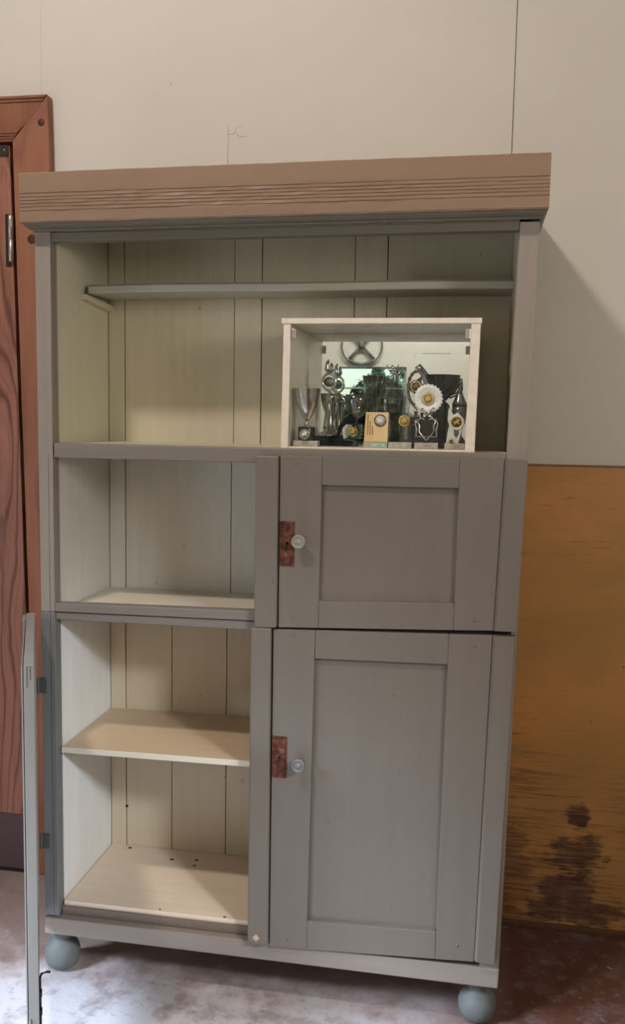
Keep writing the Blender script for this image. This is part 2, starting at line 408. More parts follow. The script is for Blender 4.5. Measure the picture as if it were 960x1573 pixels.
# casing
cs = MB()
xi0, xi1 = sh(-.3065, 0), sh(-.3065, 2.2365)
cs.prism([(sh(-.3065, 0), 0), (sh(-.1925, 0), 0), (sh(-.1925, 2.361), 2.361), (sh(-.3065, 2.2365), 2.2365)], WY - 0.034, WY - 0.0005)
cs.prism([(-1.2, 0), (-1.102, 0), (-1.102, 2.2365), (-1.2, 2.2365)], WY - 0.034, WY - 0.0005)
dc = struct(cs.build('trim_3', M_frame, bevel=.004), 'reddish pine door casing with knots left of the cabinet')
hd = MB(); x0 = -1.2; xa = sh(-.3065, 2.2365)
def hdr(za, zb, y0, bx=None):
    fa = (za - 2.2365) / (2.361 - 2.2365); fb = (zb - 2.2365) / (2.361 - 2.2365)
    xr = lambda f: xa + (sh(-.1925, 2.361) - xa) * f - .0008
    hd.prism([(x0, za), (xr(fa), za), (xr(fb), zb), (x0, zb)], y0, WY - 0.0005)
for za, zb, y in ((2.2365, 2.243, .030), (2.243, 2.250, .033), (2.250, 2.257, .036), (2.257, 2.266, .039), (2.266, 2.275, .036), (2.275, 2.284, .033), (2.284, 2.345, .029), (2.345, 2.353, .033), (2.353, 2.361, .037)): hdr(za, zb, WY - y)
M_frameh = wood('reddish_pine_header', rgb(104, 60, 42), rgb(138, 88, 62), rgb(150, 100, 74), 0.4, 0.5, 0.4)
hd.build('header', M_frameh, dc, bevel=.0015)
for kx, kz, kr in ((-.2155, 2.285, .0105), (-.250, 1.957, .014), (-.231, 1.155, .009)):
    MB().lathe([(kr, 0), (kr * .8, .0008), (.001, .0011)], (kx, WY - .034, kz), 14, 'Y').build('knot', plain('knot_dark', rgb(70, 36, 24), .5), dc)
struct(MB().box(-1.2, -.28, WY - .0018, WY - .0002, 0, 2.24).build('trim_4', M_dark), 'dark gap between door and casing')
struct(MB().box(-1.2, sh(-.25, 0), WY - .03, WY - .0005, 0.0, 0.0118).build('trim_5', M_dark), 'dark strip standing for the shaded gap under the door')  # dark strip in place of the shaded gap below the leaf

# wall behind the camera (seen in the display-case mirror), with its window
wx0, wx1, wz0, wz1 = -0.055, 0.530, 0.95, 1.886
wf = MB()
wf.box(LX, wx0, FY - .12, FY, -0.06, CH); wf.box(wx1, RX, FY - .12, FY, -0.06, CH)
wf.box(wx0, wx1, FY - .12, FY, -0.06, wz0); wf.box(wx0, wx1, FY - .12, FY, wz1, CH)
wfo = struct(wf.build('wall_front', M_wall), 'cream wall opposite the cabinet, seen only in the mirror')
pm = MB()
for i in range(26):
    t = i / 25; x = .647 + .215 * t; h = .004 + .010 * (math.sin(i * 2.7) ** 2)
    pm.tube([(x, FY + .0005, 1.993 - h * .4), (x + .007, FY + .0005, 1.993 + h * .6)], .0014, 5)
pm.tube([(.59, FY + .0005, 1.996), (.591, FY + .0005, 1.962)], .0014, 5)
pm.build('pencil_mark', plain('graphite', rgb(110, 105, 100), .6), wfo)
win = MB()
for a in ((wx0, wx0 + .018, wz0, wz1), (wx1 - .018, wx1, wz0, wz1), (wx0, wx1, wz0, wz0 + .03), (wx0, wx1, wz1 - .012, wz1), (wx0, wx1, 1.710, 1.722)):
    win.box(a[0], a[1], FY - .08, FY - .03, a[2], a[3])
M_winframe = plain('weathered_window_paint', rgb(150, 165, 150), .5)
wo = struct(win.build('window_1', M_winframe, bevel=.002), 'window to the garden, seen in the display-case mirror')
MB().box(wx0, wx1, FY - .085, FY - .025, 1.640, 1.652).build('dark_bar', M_blackiron, wo)
MB().box(wx0 + .005, wx1 - .005, FY - .058, FY - .052, wz0 + .01, wz1 - .006).build('pane', M_glass, wo)
# garden outside
struct(box(-14, 14, -26, FY - .13, -0.35, -0.3).build('ground_outside', M_grass), 'grass outside the window')
def shrub(name, cx, cy, rx, ry, z0, z1, n, label):
    mb = MB(); rnd = random.Random(n)
    for i in range(n):
        a = rnd.uniform(0, 2 * PI); q = rnd.random() ** .5; h = rnd.random()
        k = math.sin(PI * min(1, .25 + h * .8)) ** .6
        p = Vector((cx + rx * q * k * math.cos(a), cy + ry * q * k * math.sin(a), z0 + (z1 - z0) * h))
        d = Vector((rnd.gauss(0, 1), rnd.gauss(0, 1), rnd.gauss(0, .6))).normalized(); e = d.cross(Vector((rnd.gauss(0, 1), .3, rnd.gauss(0, 1)))).normalized()
        l = rnd.uniform(.035, .08); ww = l * .33
        mb.add([p, p + d * l * .5 + e * ww, p + d * l, p + d * l * .5 - e * ww], [(0, 1, 2, 3)])
    root = empty(name, (cx, cy, -0.3)); tag(root, label, 'shrub', )
    st = MB()
    for k in range(5):
        a = k * 1.3; st.tube([(0, 0, 0), (rx * .25 * math.cos(a), ry * .25 * math.sin(a), (z1 + .3) * .45), (rx * .5 * math.cos(a + .3), ry * .5 * math.sin(a + .3), (z1 + .3) * .85)], [.04, .025, .01], 6)
    f = mb.build('foliage', M_leaf, root); f.location = (-cx, -cy, .3)
    st.build('stem', M_doorwood, root)
shrub('garden_shrub', -1.05, -7.9, .80, .5, 0.0, 2.35, 15000, 'leafy green shrub outside the window, mirrored behind the crystal goblet')
shrub('garden_shrub', 0.55, -9.1, 1.1, .7, 0.0, 2.55, 17000, 'leafy green shrub outside the window, mirrored behind the two plaques')
shrub('garden_shrub', .10, -6.6, .75, .35, 0.0, 2.05, 14000, 'leafy green shrub nearest the window, mirrored behind the trophies in the centre')
# iron wheel on the far wall
wh = empty('spoked_wheel', (.1684, FY, 2.0535)); tag(wh, 'grey iron wheel with four spokes on the far wall, seen in the mirror', 'wheel')
rim = [(.163 * math.cos(2 * PI * i / 40), .03, .163 * math.sin(2 * PI * i / 40)) for i in range(40)]
M_wheel = plain('grey_iron', rgb(96, 98, 92), .5, .3)
MB().tube(rim, .007, 8, True).build('rim', M_wheel, wh)
for a in (45, 135, 225, 315):
    c, s = math.cos(math.radians(a + (4 if a in (45, 225) else -4))), math.sin(math.radians(a))
    MB().tube([(c * .012, .03, s * .012), (c * .156, .03, s * .156)], [.010, .012], 8).build('spoke', M_wheel, wh)
for a0, a1 in ((230, 310), (50, 130)):
    MB().tube([(.150 * math.cos(math.radians(a)), .03, .150 * math.sin(math.radians(a))) for a in range(a0, a1 + 1, 8)], .013, 8).build('rim_thickening', M_wheel, wh)
MB().lathe([(.026, -.02), (.026, .012), (.014, .02)], (0, .03, 0), 16, 'Y').build('hub', M_wheel, wh)
MB().tube([(0, 0, 0), (0, .03, 0)], .010, 8).build('mounting_pin', M_wheel, wh)

# ------------------------------------------------------------------ the cabinet
D = 0.338
def XR(z): return 1.1432 + (z - .12) * 0.01215      # right outer edge leans out towards the top
cab = empty('cabinet', (0.58, 0.19, 0))
CL = (-0.58, -0.19, 0)
tag(cab, 'tall grey painted wooden cupboard with open shelves and panelled doors on ball feet', 'cabinet')
def part(mb, name, mat, bevel=.0015, parent=None, label=None):
    o = mb.build(name, mat, cab if parent is None else parent, bevel, loc=CL if parent is None else None)
    if label: o['label'] = label
    return o
ST = 0.0385
# carcass sides: thin timber skins with differently painted bays inside
part(MB().box(0.0, .020, .033, .474, .119, 1.985), 'side_panel', M_grey_v)
part(MB().prism([(XR(.119) - .0185, .119), (XR(.119), .119), (XR(1.985), 1.985), (XR(1.985) - .0185, 1.985)], .033, .474), 'side_panel', M_grey_v)
def lining(z0, z1, mat, seams, battens, nm, side=None):
    o = part(MB().box(.020, .0405, .033, D, z0, z1), 'side_lining', side or mat, .0)
    o = part(MB().box(1.1236, 1.1246, .033, D, z0, z1), 'side_lining', mat, .0)
    mb = MB(); xs = [.0414] + seams + [1.1245]
    for i in range(len(xs) - 1):
        g = .0011
        y = D - (.003 if i in battens else 0)
        mb.box(xs[i] + g, xs[i + 1] - g, y, D + .012, z0, z1)
    part(mb, nm, mat, .0008)
lining(1.360, 1.985, M_in_top, [.088, .3996, .4747, .7236, .8086], (0, 2, 4), 'back_panel', M_in_top_side)
lining(.9575, 1.358, M_in_mid, [.088, .3942, .47, .74, .81], (0,), 'back_panel')
lining(.195, .957, M_in_low, [.087, .2245, .385, .60, .85], (0,), 'back_panel', M_in_low_side)
part(MB().box(.0, 1.15, D + .012, D + .02, .12, 1.99), 'back_board', M_dark, 0)
# face frame
part(MB().prism([(-.0015, 1.876), (.0018, .960), (ST, .960), (ST, 1.876)], 0, .033), 'stile', M_grey_v, .002)
part(MB().prism([(.0018, .9598), (.0012, .167), (ST, .167), (ST, .9598)], .0, .033), 'stile', M_blue, .002, label='lower left stile, bluish grey where the door covered it')  # older paint, with shade from the open door in its tone
part(MB().box(.0262, .0268, -.0004, .0006, .17, 1.35), 'seam', M_dark, 0)
part(MB().prism([(XR(1.876), 1.876), (XR(.167), .167), (1.098, .167), (1.1145, 1.366), (1.1232, 1.876)], 0, .033), 'stile', M_grey_v, .002)
part(MB().prism([(ST, 1.8535), (1.1228, 1.859), (1.1232, 1.878), (ST, 1.8745)], .003, .033), 'top_rail', M_rail_shade, .002)
part(MB().prism([(.0415, 1.342), (1.1135, 1.3415), (1.1140, 1.3770), (.0415, 1.3775)], -.0015, .030), 'shelf_rail', M_rail2, .0025)
part(MB().box(ST + .0005, 1.118, .030, D + .004, 1.3565, 1.3762), 'shelf_board', M_in_top, .001)
part(MB().prism([(ST, .9610), (1.10, .9735), (1.10, .9990), (ST, .9825)], -.001, .030), 'middle_rail', M_rail2, .0025)
part(MB().prism([(ST, .9400), (1.10, .9470), (1.10, .9715), (ST, .9590)], .004, .032), 'middle_rail', M_rail2, .0025)
part(MB().box(.0430, 1.118, .031, D - .0035, .9445, .9625), 'shelf_board', paint('worn_cream_shelf', rgb(222, 213, 195), False, var=.06, wear=rgb(110, 85, 60)), .001)
part(MB().prism([(.0428, .5945), (1.117, .605), (1.117, .620), (.0428, .6085)], .020, D - .001), 'shelf_board', M_shelf_cream, .0015, label='cream painted inner shelf')
part(MB().prism([(.0428, .5943), (1.117, .6048), (1.117, .6202), (.0428, .6087)], .0182, .0199), 'shelf_edge', paint('pale_edge_paint', rgb(232, 226, 208), False, var=.05), .0006, label='pale painted shelf edge')
part(MB().box(.0405, .055, .045, D - .01, .575, .5935), 'shelf_cleat', M_in_low, .001)
part(MB().prism([(.0430, .160), (1.10, .170), (1.10, .202), (.0430, .1985)], .022, D - .0015), 'floor_board', paint('cream_floor_paint', rgb(232, 214, 192), False, var=.06, wear=rgb(90, 62, 40)), .001, label='cream painted cupboard floor')
part(MB().prism([(.0405, .162), (1.098, .172), (1.098, .191), (.0405, .1865)], .016, .0218), 'threshold_strip', plain('worn_brown_grey', rgb(118, 104, 92), .5, bump=(60, .4, .002)), .001)
part(MB().prism([(.0008, .1185), (1.1432, .1198), (1.1446, .1690), (.0014, .1625)], -.004, .034), 'base_rail', M_grey_h, .003)
part(MB().box(.021, 1.122, .034, .474, .121, .160), 'base_board', M_grey_h, .002)
part(MB().box(.004, 1.158, .003, D + .014, 1.9855, 1.9875), 'top_board', M_in_top, 0)
# small chips and a knot hole inside
M_flake = plain('flake_brown', rgb(96, 66, 48), .7)
for fx, fy, fr in ((.245, .275, .006), (.315, .285, .005), (.318, .255, .004), (.105, .315, .005), (.47, .024, .004), (.30, .026, .0025)):
    part(MB().prism([(fx - fr, .2000), (fx + fr, .2003), (fx + fr * .8, .2022), (fx - fr * .5, .2018)], fy, fy + fr), 'paint_flake', M_flake, 0)
part(MB().lathe([(.0042, 0), (.0040, .0008)], (.0895, D - .0031, .318), 10, 'Y'), 'knot_hole', M_dark, 0)
part(MB().lathe([(.0018, 0), (.0016, .0008)], (.383, D - .0005, .43), 8, 'Y'), 'knot_hole', M_dark, 0)
# hanging shelf resting on cleats
cs_ = MB(); nx = 24
def sag(t): return 0.0035 * math.sin(PI * t) + .002 * math.sin(9 * t)
ys, zt, zb = .172, 1.780, 1.7565
vs = []; fs = []
for i in range(nx + 1):
    t = i / nx; x = .050 + (1.1234 - .050) * t; dz = .003 * t + sag(t) * .6
    pr = [(ys, zb + .004), (ys, zt - .006), (ys + .012, zt), (D - .006, zt + .006), (D - .006, zb + .004), (ys + .003, zb)]
    xo = [0.006, 0.006, 0.004, -.007, -.007, 0.004] if i == 0 else [0] * 6
    vs += [(x + xo[k], y, z + dz) for k, (y, z) in enumerate(pr)]
for i in range(nx):
    for k in range(6):
        j = (k + 1) % 6; fs.append((i * 6 + k, i * 6 + j, (i + 1) * 6 + j, (i + 1) * 6 + k))
fs += [tuple(range(6)), tuple(nx * 6 + k for k in range(5, -1, -1))]
cs_.add(vs, fs); part(cs_, 'hanging_shelf', paint('pale_shelf_paint', rgb(180, 180, 168), False, var=.08), .0015)
cl = MB(); cl.add([(.0407, .159, 1.7395), (.058, .159, 1.7395), (.058, .159, 1.753), (.0407, .159, 1.753), (.0407, .336, 1.729), (.058, .336, 1.729), (.058, .336, 1.7455), (.0407, .336, 1.7455)], [(0, 1, 2, 3), (7, 6, 5, 4), (0, 4, 5, 1), (1, 5, 6, 2), (2, 6, 7, 3), (3, 7, 4, 0)])
part(cl, 'shelf_cleat', M_in_top, .001)

# cornice: one profile carried round the left end, front and right end
cove = [(0.000, 1.8745), (.006, 1.8755), (.008, 1.8785), (.014, 1.8790), (.022, 1.8800), (.030, 1.8835), (.034, 1.8865), (.0395, 1.8870), (.0395, 1.8900), (.0, 1.8900)]
prof = [(.0, 1.8885), (.0400, 1.8872), (.043, 1.8905), (.0432, 1.9100)]
z = 1.9115
for g in (1.9140, 1.9225, 1.9300, 1.9375, 1.9450, 1.9530):
    prof += [(.0433, g - .0013), (.0419, g - .0006), (.0419, g + .0004), (.0434, g + .0011)]
prof += [(.0436, 1.9600), (.0436, 1.9985), (.0420, 2.0005), (.0005, 2.0005), (.0005, 1.8886)]
cn = MB(); nseg = 40
def ring(o, zz):
    sx = o * .36
    rnd = random.Random(int(zz * 9000)); out = []
    out.append((-sx, .478, zz)); 
    for i in range(nseg + 1):
        t = i / nseg; x = -sx + (1.1640 + sx * 1.0 - (-sx)) * t
        jit = rnd.uniform(-.0005, .0005) if 0 < i < nseg else 0
        rise = .0055 * t * (1 if zz < 1.99 else 1.0)
        out.append((x, -o + jit, zz + rise + jit))
    out.append((1.1640 + sx, .478, zz + .0055))
    return out
rings = [ring(o, zz) for o, zz in prof]; m_ = nseg + 3
vs = [p for r in rings for p in r]; fs = []
for i in range(len(rings) - 1):
    for k in range(m_ - 1): fs.append((i * m_ + k, i * m_ + k + 1, (i + 1) * m_ + k + 1, (i + 1) * m_ + k))
cn.add(vs, fs); cn.box(.002, 1.162, 0.0, .476, 1.988, 1.9995)
cv = MB(); rings = [ring(o, zz) for o, zz in cove]; fs = []
for i in range(len(rings) - 1):
    for k in range(m_ - 1): fs.append((i * m_ + k, i * m_ + k + 1, (i + 1) * m_ + k + 1, (i + 1) * m_ + k))
cv.add([p for r in rings for p in r], fs); part(cv, 'cove_moulding', M_rail_shade, 0)
part(cn, 'cornice', M_cornice, 0, label='moulded cornice with carved horizontal grooves')

# ball feet
for fx, fy, ht in ((.0235, .050, .1185), (1.0985, .058, .1195), (.0235, .420, .1205), (1.0985, .420, .1205)):
    f = MB().lathe([(.018, 0), (.028, .003), (.040, .014), (.0455, .030), (.046, .044), (.042, .060), (.033, .073), (.024, .080), (.025, .090), (.034, .097), (.036, ht)], (fx, fy, 0), 32)
    part(f, 'foot', M_foot, 0)

# closed doors
def frame_mb(xs, zs, pxs, pzs, y0, y1):
    """four-sided frame with a rectangular opening; xs/pxs = ((x at bottom),(x at top)) edges"""
    (xl0, xl1), (xr0, xr1) = xs; (zl0, zl1), (zr0, zr1) = zs
    (pl0, pl1), (pr0, pr1) = pxs; (ql0, ql1), (qr0, qr1) = pzs
    mb = MB()
    # left and right stiles run through, rails between
    mb.prism([(xl0, zl0), (pl0, zl0 + (zr0 - zl0) * .2), (pl1, zl1 + (zr1 - zl1) * .2), (xl1, zl1)], y0, y1)
    mb.prism([(pr0, zl0 + (zr0 - zl0) * .8), (xr0, zr0), (xr1, zr1), (pr1, zl1 + (zr1 - zl1) * .8)], y0, y1)
    mb.prism([(pl0 + .0004, zl0 + (zr0 - zl0) * .2), (pr0 - .0004, zl0 + (zr0 - zl0) * .8), (pr0 - .0004, qr0), (pl0 + .0004, ql0)], y0 + .0003, y1)
    mb.prism([(pl1 + .0004, ql1), (pr1 - .0004, qr1), (pr1 - .0004, zl1 + (zr1 - zl1) * .8), (pl1 + .0004, zl1 + (zr1 - zl1) * .2)], y0 + .0003, y1)
    return mb
def chamfer_strip(p, c=.006):
    (a0, z0), (b0, z1), (b1, z2), (a1, z3) = p
    mb = MB(); yb = -.0016
    mb.add([(a0, yb, z0), (b0, yb, z1), (b1, yb, z2), (a1, yb, z3), (a0 + c, YS, z0 + .001), (b0 - .001, YS, z1 + .001), (b1 - .001, YS, z2 - .001), (a1 + c, YS, z3 - .001), (a0 + .0008, YB - .002, z0), (a1 + .0008, YB - .002, z3)],
           [(0, 3, 2, 1), (4, 5, 6, 7), (8, 4, 7, 9), (0, 8, 9, 3), (1, 2, 6, 5), (0, 1, 5, 4, 8), (3, 9, 7, 6, 2)])
    return mb
def knob(p, parent, loc, mat):
    mb = MB().lathe([(.010, 0), (.0095, .006), (.0085, .014), (.0125, .019), (.0160, .022), (.0165, .026), (.0155, .0295), (.0125, .0300), (.0120, .0290), (.0060, .0290), (.0050, .0305), (.0005, .031)], p, 28, 'Y')
    for k in range(9):
        a = k * 2 * PI / 9; mb.lathe([(.0012, .0288), (.0012, .0300), (.0002, .0304)], (p[0] + .0092 * math.cos(a), p[1], p[2] + .0092 * math.sin(a)), 8, 'Y')
    return mb
M_knob = paint('knob_paint', rgb(150, 143, 132), var=.12)
M_knob2 = plain('speckled_grey_knob', rgb(128, 127, 125), .45, .3, bump=(500, .8, .001))
def lock_plate(x0, x1, z0, z1, y, parent, flip=False):
    mb = MB().box(x0, x1, y, y + .0025, z0, z1)
    for s in (0, 1):
        e = .0035
    mb.tube([(x0 + .004, y, z0 + .006), (x0 + .004, y, z1 - .006), (x1 - .004, y, z1 - .006), (x1 - .004, y, z0 + .006)], .0012, 6, True)
    if not flip:
        mb.tube([(x0 + .003, y, z0 + .040), (x0 + .012, y - .001, z0 + .043), (x1 - .008, y - .001, z0 + .045), (x1 - .003, y, z0 + .044)], .0016, 6)
    o = mb.build('lock_plate', M_rust, parent, .0006); o['label'] = 'rusty brown lock plate with a keyhole'
    kx = (x0 + x1) / 2; kz = z0 + (z1 - z0) * (.50 if flip else .52)
    kh = MB().lathe([(.0034, 0), (.0034, .0012)], (kx, y, kz), 14, 'Y'); kh.prism([(kx - .0022, kz - .012), (kx + .0022, kz - .012), (kx + .0014, kz), (kx - .0014, kz)], y - .0012, y)
    kh.build('keyhole', M_dark, parent)
    for sx_ in (x0 + .0045, x1 - .0045):
        for sz in (z0 + .005, z1 - .005):
            MB().lathe([(.0018, 0), (.0014, .0012), (.0002, .0015)], (sx_, y, sz), 8, 'Y').build('screw', M_rust, parent)

# upper right door
YB = -.0150; YS = -.0235
d1 = frame_mb(((.6063, .6052), (1.1003, 1.1105)), ((.9578, 1.3605), (.9790, 1.3640)), ((.7010, .7036), (1.0116, 1.0129)), ((1.0253, 1.2954), (1.0372, 1.2972)), YB, -.0016).build('door', M_door_v, cab, .0015, loc=CL)
d1['label'] = 'upper right panelled door, closed, with knob and rusty lock plate'
part(MB().prism([(.695, 1.018), (1.018, 1.030), (1.018, 1.303), (.697, 1.302)], YB + .0110, -.0018), 'panel', M_door_v, 0, d1)
part(MB().prism([(.5492, .9560), (.6032, .9577), (.6030, 1.3605), (.5479, 1.3607)], YS, -.0016), 'edge_strip', M_door_v, .0042, d1)
part(chamfer_strip([(1.1001, .9792), (1.1499, .9799), (1.1605, 1.3624), (1.1107, 1.3655)]), 'edge_strip', M_door_v, .0008, d1)
lock_plate(.6070, .6415, 1.1052, 1.2090, YB - .0022, d1)
part(knob((.6555, YB, 1.1655), d1, None, None), 'knob', M_knob, 0, d1)
for px_, pz_ in ((1.058, 1.000), (.642, 1.345), (.640, .985)): part(MB().lathe([(.0045, 0), (.0045, .0006), (.002, .0008)], (px_, YB, pz_), 12, 'Y'), 'peg', M_door_v, 0, d1)
# lower right door
d2 = frame_mb(((.5950, .5945), (1.0851, 1.0990)), ((.1630, .9527), (.1870, .9682)), ((.6868, .6943), (.9955, 1.0017)), ((.2407, .8886), (.2503, .8948)), YB, -.0016).build('door', M_door_v, cab, .0015, loc=CL)
d2['label'] = 'tall lower right panelled door, closed'
part(MB().prism([(.680, .234), (1.002, .244), (1.008, .901), (.687, .895)], YB + .0110, -.0018), 'panel', M_door_v, 0, d2)
ls = [(.5415, .9556), (.5905, .9569), (.5926, .1697), (.556, .1672), (.5475, .1688), (.5425, .1745), (.5412, .184)]
part(MB().prism(ls, YS, -.0045), 'edge_strip', M_door_v, .0042, d2)
part(MB().lathe([(.0085, 0), (.006, .0006), (.001, .0008)], (.5625, YS, .1865), 9, 'Y', 5, .25), 'paint_chip', plain('bare_wood_chip', rgb(205, 175, 150), .6), 0, d2)
part(chamfer_strip([(1.0852, .1913), (1.1329, .1895), (1.1489, .9702), (1.0991, .9687)]), 'edge_strip', M_door_v, .0008, d2)
lock_plate(.5955, .6310, .5940, .6950, YB - .0022, d2, True)
part(knob((.6640, YB, .6365), d2, None, None), 'knob', M_knob2, 0, d2)
for px_, pz_ in ((1.045, .224), (1.060, .943), (.642, .944), (.640, .190)): part(MB().lathe([(.0045, 0), (.0045, .0006), (.002, .0008)], (px_, YB, pz_), 12, 'Y'), 'peg', M_door_v, 0, d2)
part(MB().box(.598, .610, -.0075, -.0017, .965, 1.355), 'rebate', M_dark, 0, d1)  # dark filler in the groove, painting the strip's shadowed step
part(MB().box(.585, .600, -.0065, -.0045, .18, .95), 'rebate', M_dark, 0, d2)  # same dark filler for the shaded step on the lower door
# dark rebate behind the seam between the doors
part(MB().box(.545, 1.14, -.0014, -.0004, .945, .99), 'rebate', M_dark, 0)

# lower left door, swung open towards the viewer; local x runs from hinge to free edge, local -y is its outer face
HX, HY = -.0105, -.006; ang = math.atan2(-.424, .2175)
ld = empty('door'); ld.parent = cab; ld.location = Vector((HX, HY, 0)) + Vector(CL); ld.rotation_euler = (0, 0, ang)
ld['label'] = 'lower left door standing open, seen edge on'
LW = .482; zb_, zt_ = .168, .9575; T0, T1 = -.0205, -.0005
M_edge = paint('door_edge_paint', rgb(140, 138, 133))
fr = MB()
fr.box(0, .075, T0, T1, zb_, zt_); fr.box(LW - .075, LW, T0, T1, zb_, zt_)
fr.box(.0752, LW - .0752, T0 + .0003, T1 - .0003, zb_, zb_ + .07); fr.box(.0752, LW - .0752, T0 + .0003, T1 - .0003, zt_ - .07, zt_)
fr.build('door_frame', M_edge, ld, .0012)
MB().box(.07, LW - .07, T0 + .006, T1 - .008, zb_ + .065, zt_ - .065).build('panel', M_blue, ld)
MB().box(.0, .050, T0 - .009, T0 - .0002, zb_ + .002, zt_ - .004).build('edge_strip', M_edge, ld, .001)
MB().prism([(.055, zt_ - .004), (LW - .001, zt_ - .004), (LW - .001, zb_), (.055, zb_)], T0 - .0045, T0 - .0015).build('outer_board', M_edge, ld, .0008)
MB().box(LW - .001, LW + .0006, T0 + .006, T0 + .007, zt_ - .045, zt_ - .002).build('split', M_dark, ld)
MB().box(LW - .001, LW + .0006, T0 + .0125, T0 + .0135, zt_ - .03, zt_ - .002).build('split', M_dark, ld)
MB().box(LW - .012, LW + .0008, T0 + .004, T0 + .0055, .17, .22).build('split', M_dark, ld)
bl = MB(); yb = T1 + .0022
bl.tube([(LW - .010, yb, .196), (LW - .010, yb, .300), (LW - .009, yb + .003, .309), (LW - .008, yb + .014, .312), (LW - .008, yb + .020, .310)], .0026, 8)
bl.box(LW - .019, LW - .002, T1, T1 + .0012, .21, .285)
bl.box(LW - .016, LW - .004, T1, T1 + .006, .222, .232); bl.box(LW - .016, LW - .004, T1, T1 + .006, .262, .272)
bl.build('slide_bolt', M_blackiron, ld)
# hinges on the left stile
for z0, z1, x_ in ((.752, .793, -.0015), (.346, .386, .0005)):
    h = MB().lathe([(.0036, 0), (.0036, z1 - z0)], (x_ - .0045, -.0045, z0), 12); h.box(x_ - .002, x_ + .016, -.0018, .0006, z0, z1)
    for k in range(3): h.lathe([(.0022, 0), (.0016, .001), (.0003, .0013)], (x_ + .006 + .003 * (k % 2), -.0018, z0 + .008 + k * .0125), 10, 'Y')
    part(h, 'hinge', M_iron, .0004)

# ------------------------------------------------------------------ glass display case on the shelf
ZC = 1.3765; cx0, cx1 = .5955, 1.0485; cy0, cy1 = .040, .290
case = empty('display_case', (.822, .165, ZC)); tag(case, 'white mirror-backed glass display case holding trophies on the cabinet shelf', 'display case')
K = (-.822, -.165, -ZC)
def cp(mb, name, mat, bev=0.0, label=None):
    o = mb.build(name, mat, case, bev, loc=K)
    if label: o['label'] = label
    return o
zt = 1.6650
cp(MB().prism([(.5930, zt), (1.0512, zt), (1.0512, zt + .0122), (.5930, zt + .0125)], cy0 - .002, cy1), 'lid', M_white, .0008, 'white lid board')
cp(MB().prism([(.5945, ZC), (.6115, ZC), (.6145, zt - .0002), (.5975, zt - .0002)], cy0, cy1 - .004), 'side_board', M_white, .0008)
cp(MB().prism([(1.0225, ZC), (1.0445, ZC), (1.0485, zt - .0002), (1.0275, zt - .0002)], cy0, cy1 - .004), 'side_board', M_white, .0008)
cp(MB().box(.612, 1.0225, cy0 + .002, cy1 - .004, ZC, ZC + .004), 'floor_board', M_white)
cp(MB().prism([(.6125, ZC + .004), (1.0223, ZC + .004), (1.0265, zt - .001), (.615, zt - .001)], .2700, .2750), 'mirror', M_mirror, 0, 'mirror back')
cp(MB().box(.61, 1.03, .2755, cy1 - .001, ZC + .001, zt - .001), 'back_board', M_white)
cp(MB().prism([(.6122, ZC + .006), (.818, ZC + .006), (.8185, zt - .004), (.6150, zt - .004)], cy0 + .004, cy0 + .008), 'glass_pane', M_glass)
cp(MB().prism([(.8195, ZC + .006), (1.0218, ZC + .006), (1.0262, zt - .004), (.8195, zt - .004)], cy0 + .004, cy0 + .008), 'glass_pane', M_glass)
for hx0, hx1 in ((.6160, .6270), (1.0145, 1.0262)):
    cp(MB().box(hx0, hx1, cy0 + .001, cy0 + .012, 1.6310, 1.6530), 'clip_hinge', M_steel, .001)

# ------------------------------------------------------------------ trophies
ZF = ZC + .0042
def T(name, x, y, label, cat='trophy'):
    e = empty(name, (x, y, ZF)); return tag(e, label, cat)
HORSE = [(-.50, -.42), (-.40, -.10), (-.62, .05), (-.66, .30), (-.45, .12), (-.20, .20), (.02, .22), (.18, .42), (.22, .66), (.40, .50), (.66, .36), (.62, .22), (.44, .28), (.36, .10), (.34, -.08), (.58, -.22), (.56, -.44), (.46, -.26), (.20, -.16), (-.05, -.14), (-.20, -.20), (-.28, -.44)]
RIDER = [(-.12, .20), (-.08, .50), (.00, .72), (.10, .60), (.06, .40), (.10, .24)]
def medal(par, x, y, z, r, rimmat, face, figmat, name='medallion'):
    o = MB().lathe([(r, 0), (r, .0012), (r * .9, .0020), (r * .86, .0014), (.0003, .0014)], (x, y, z), 32, 'Y').build(name, rimmat, par)
    MB().lathe([(r * .84, .0014), (.0003, .0017)], (x, y, z), 28, 'Y').build('medal_face', face, o)
    k = r * .95
    mb = MB(); mb.prism([(x + a * k, z + b * k) for a, b in HORSE], y - .0028, y - .0016); mb.prism([(x + a * k, z + b * k) for a, b in RIDER], y - .0030, y - .0016)
    mb.build('horse_and_rider_relief', figmat, o)
    return o
def plinth(par, w, d, h, mat, plate=None, px=0, pw_=None):
    o = box(-w / 2, w / 2, -d / 2, d / 2, 0, h).build('plinth', mat, par, .0006)
    if plate:
        pw_ = pw_ or w * .7
        q = box(px - pw_ / 2, px + pw_ / 2, -d / 2 - .0008, -d / 2 - .0001, h * .18, h * .85).build('engraved_label', plate, o)
        mb = MB()
        for k in range(3): mb.box(px - pw_ * .1, px + pw_ * (.38 - .07 * k), -d / 2 - .0011, -d / 2 - .0008, h * (.66 - .17 * k), h * (.71 - .17 * k))
        mb.build('engraved_line', plain('engraving', rgb(120, 110, 100), .5), o)
    return o

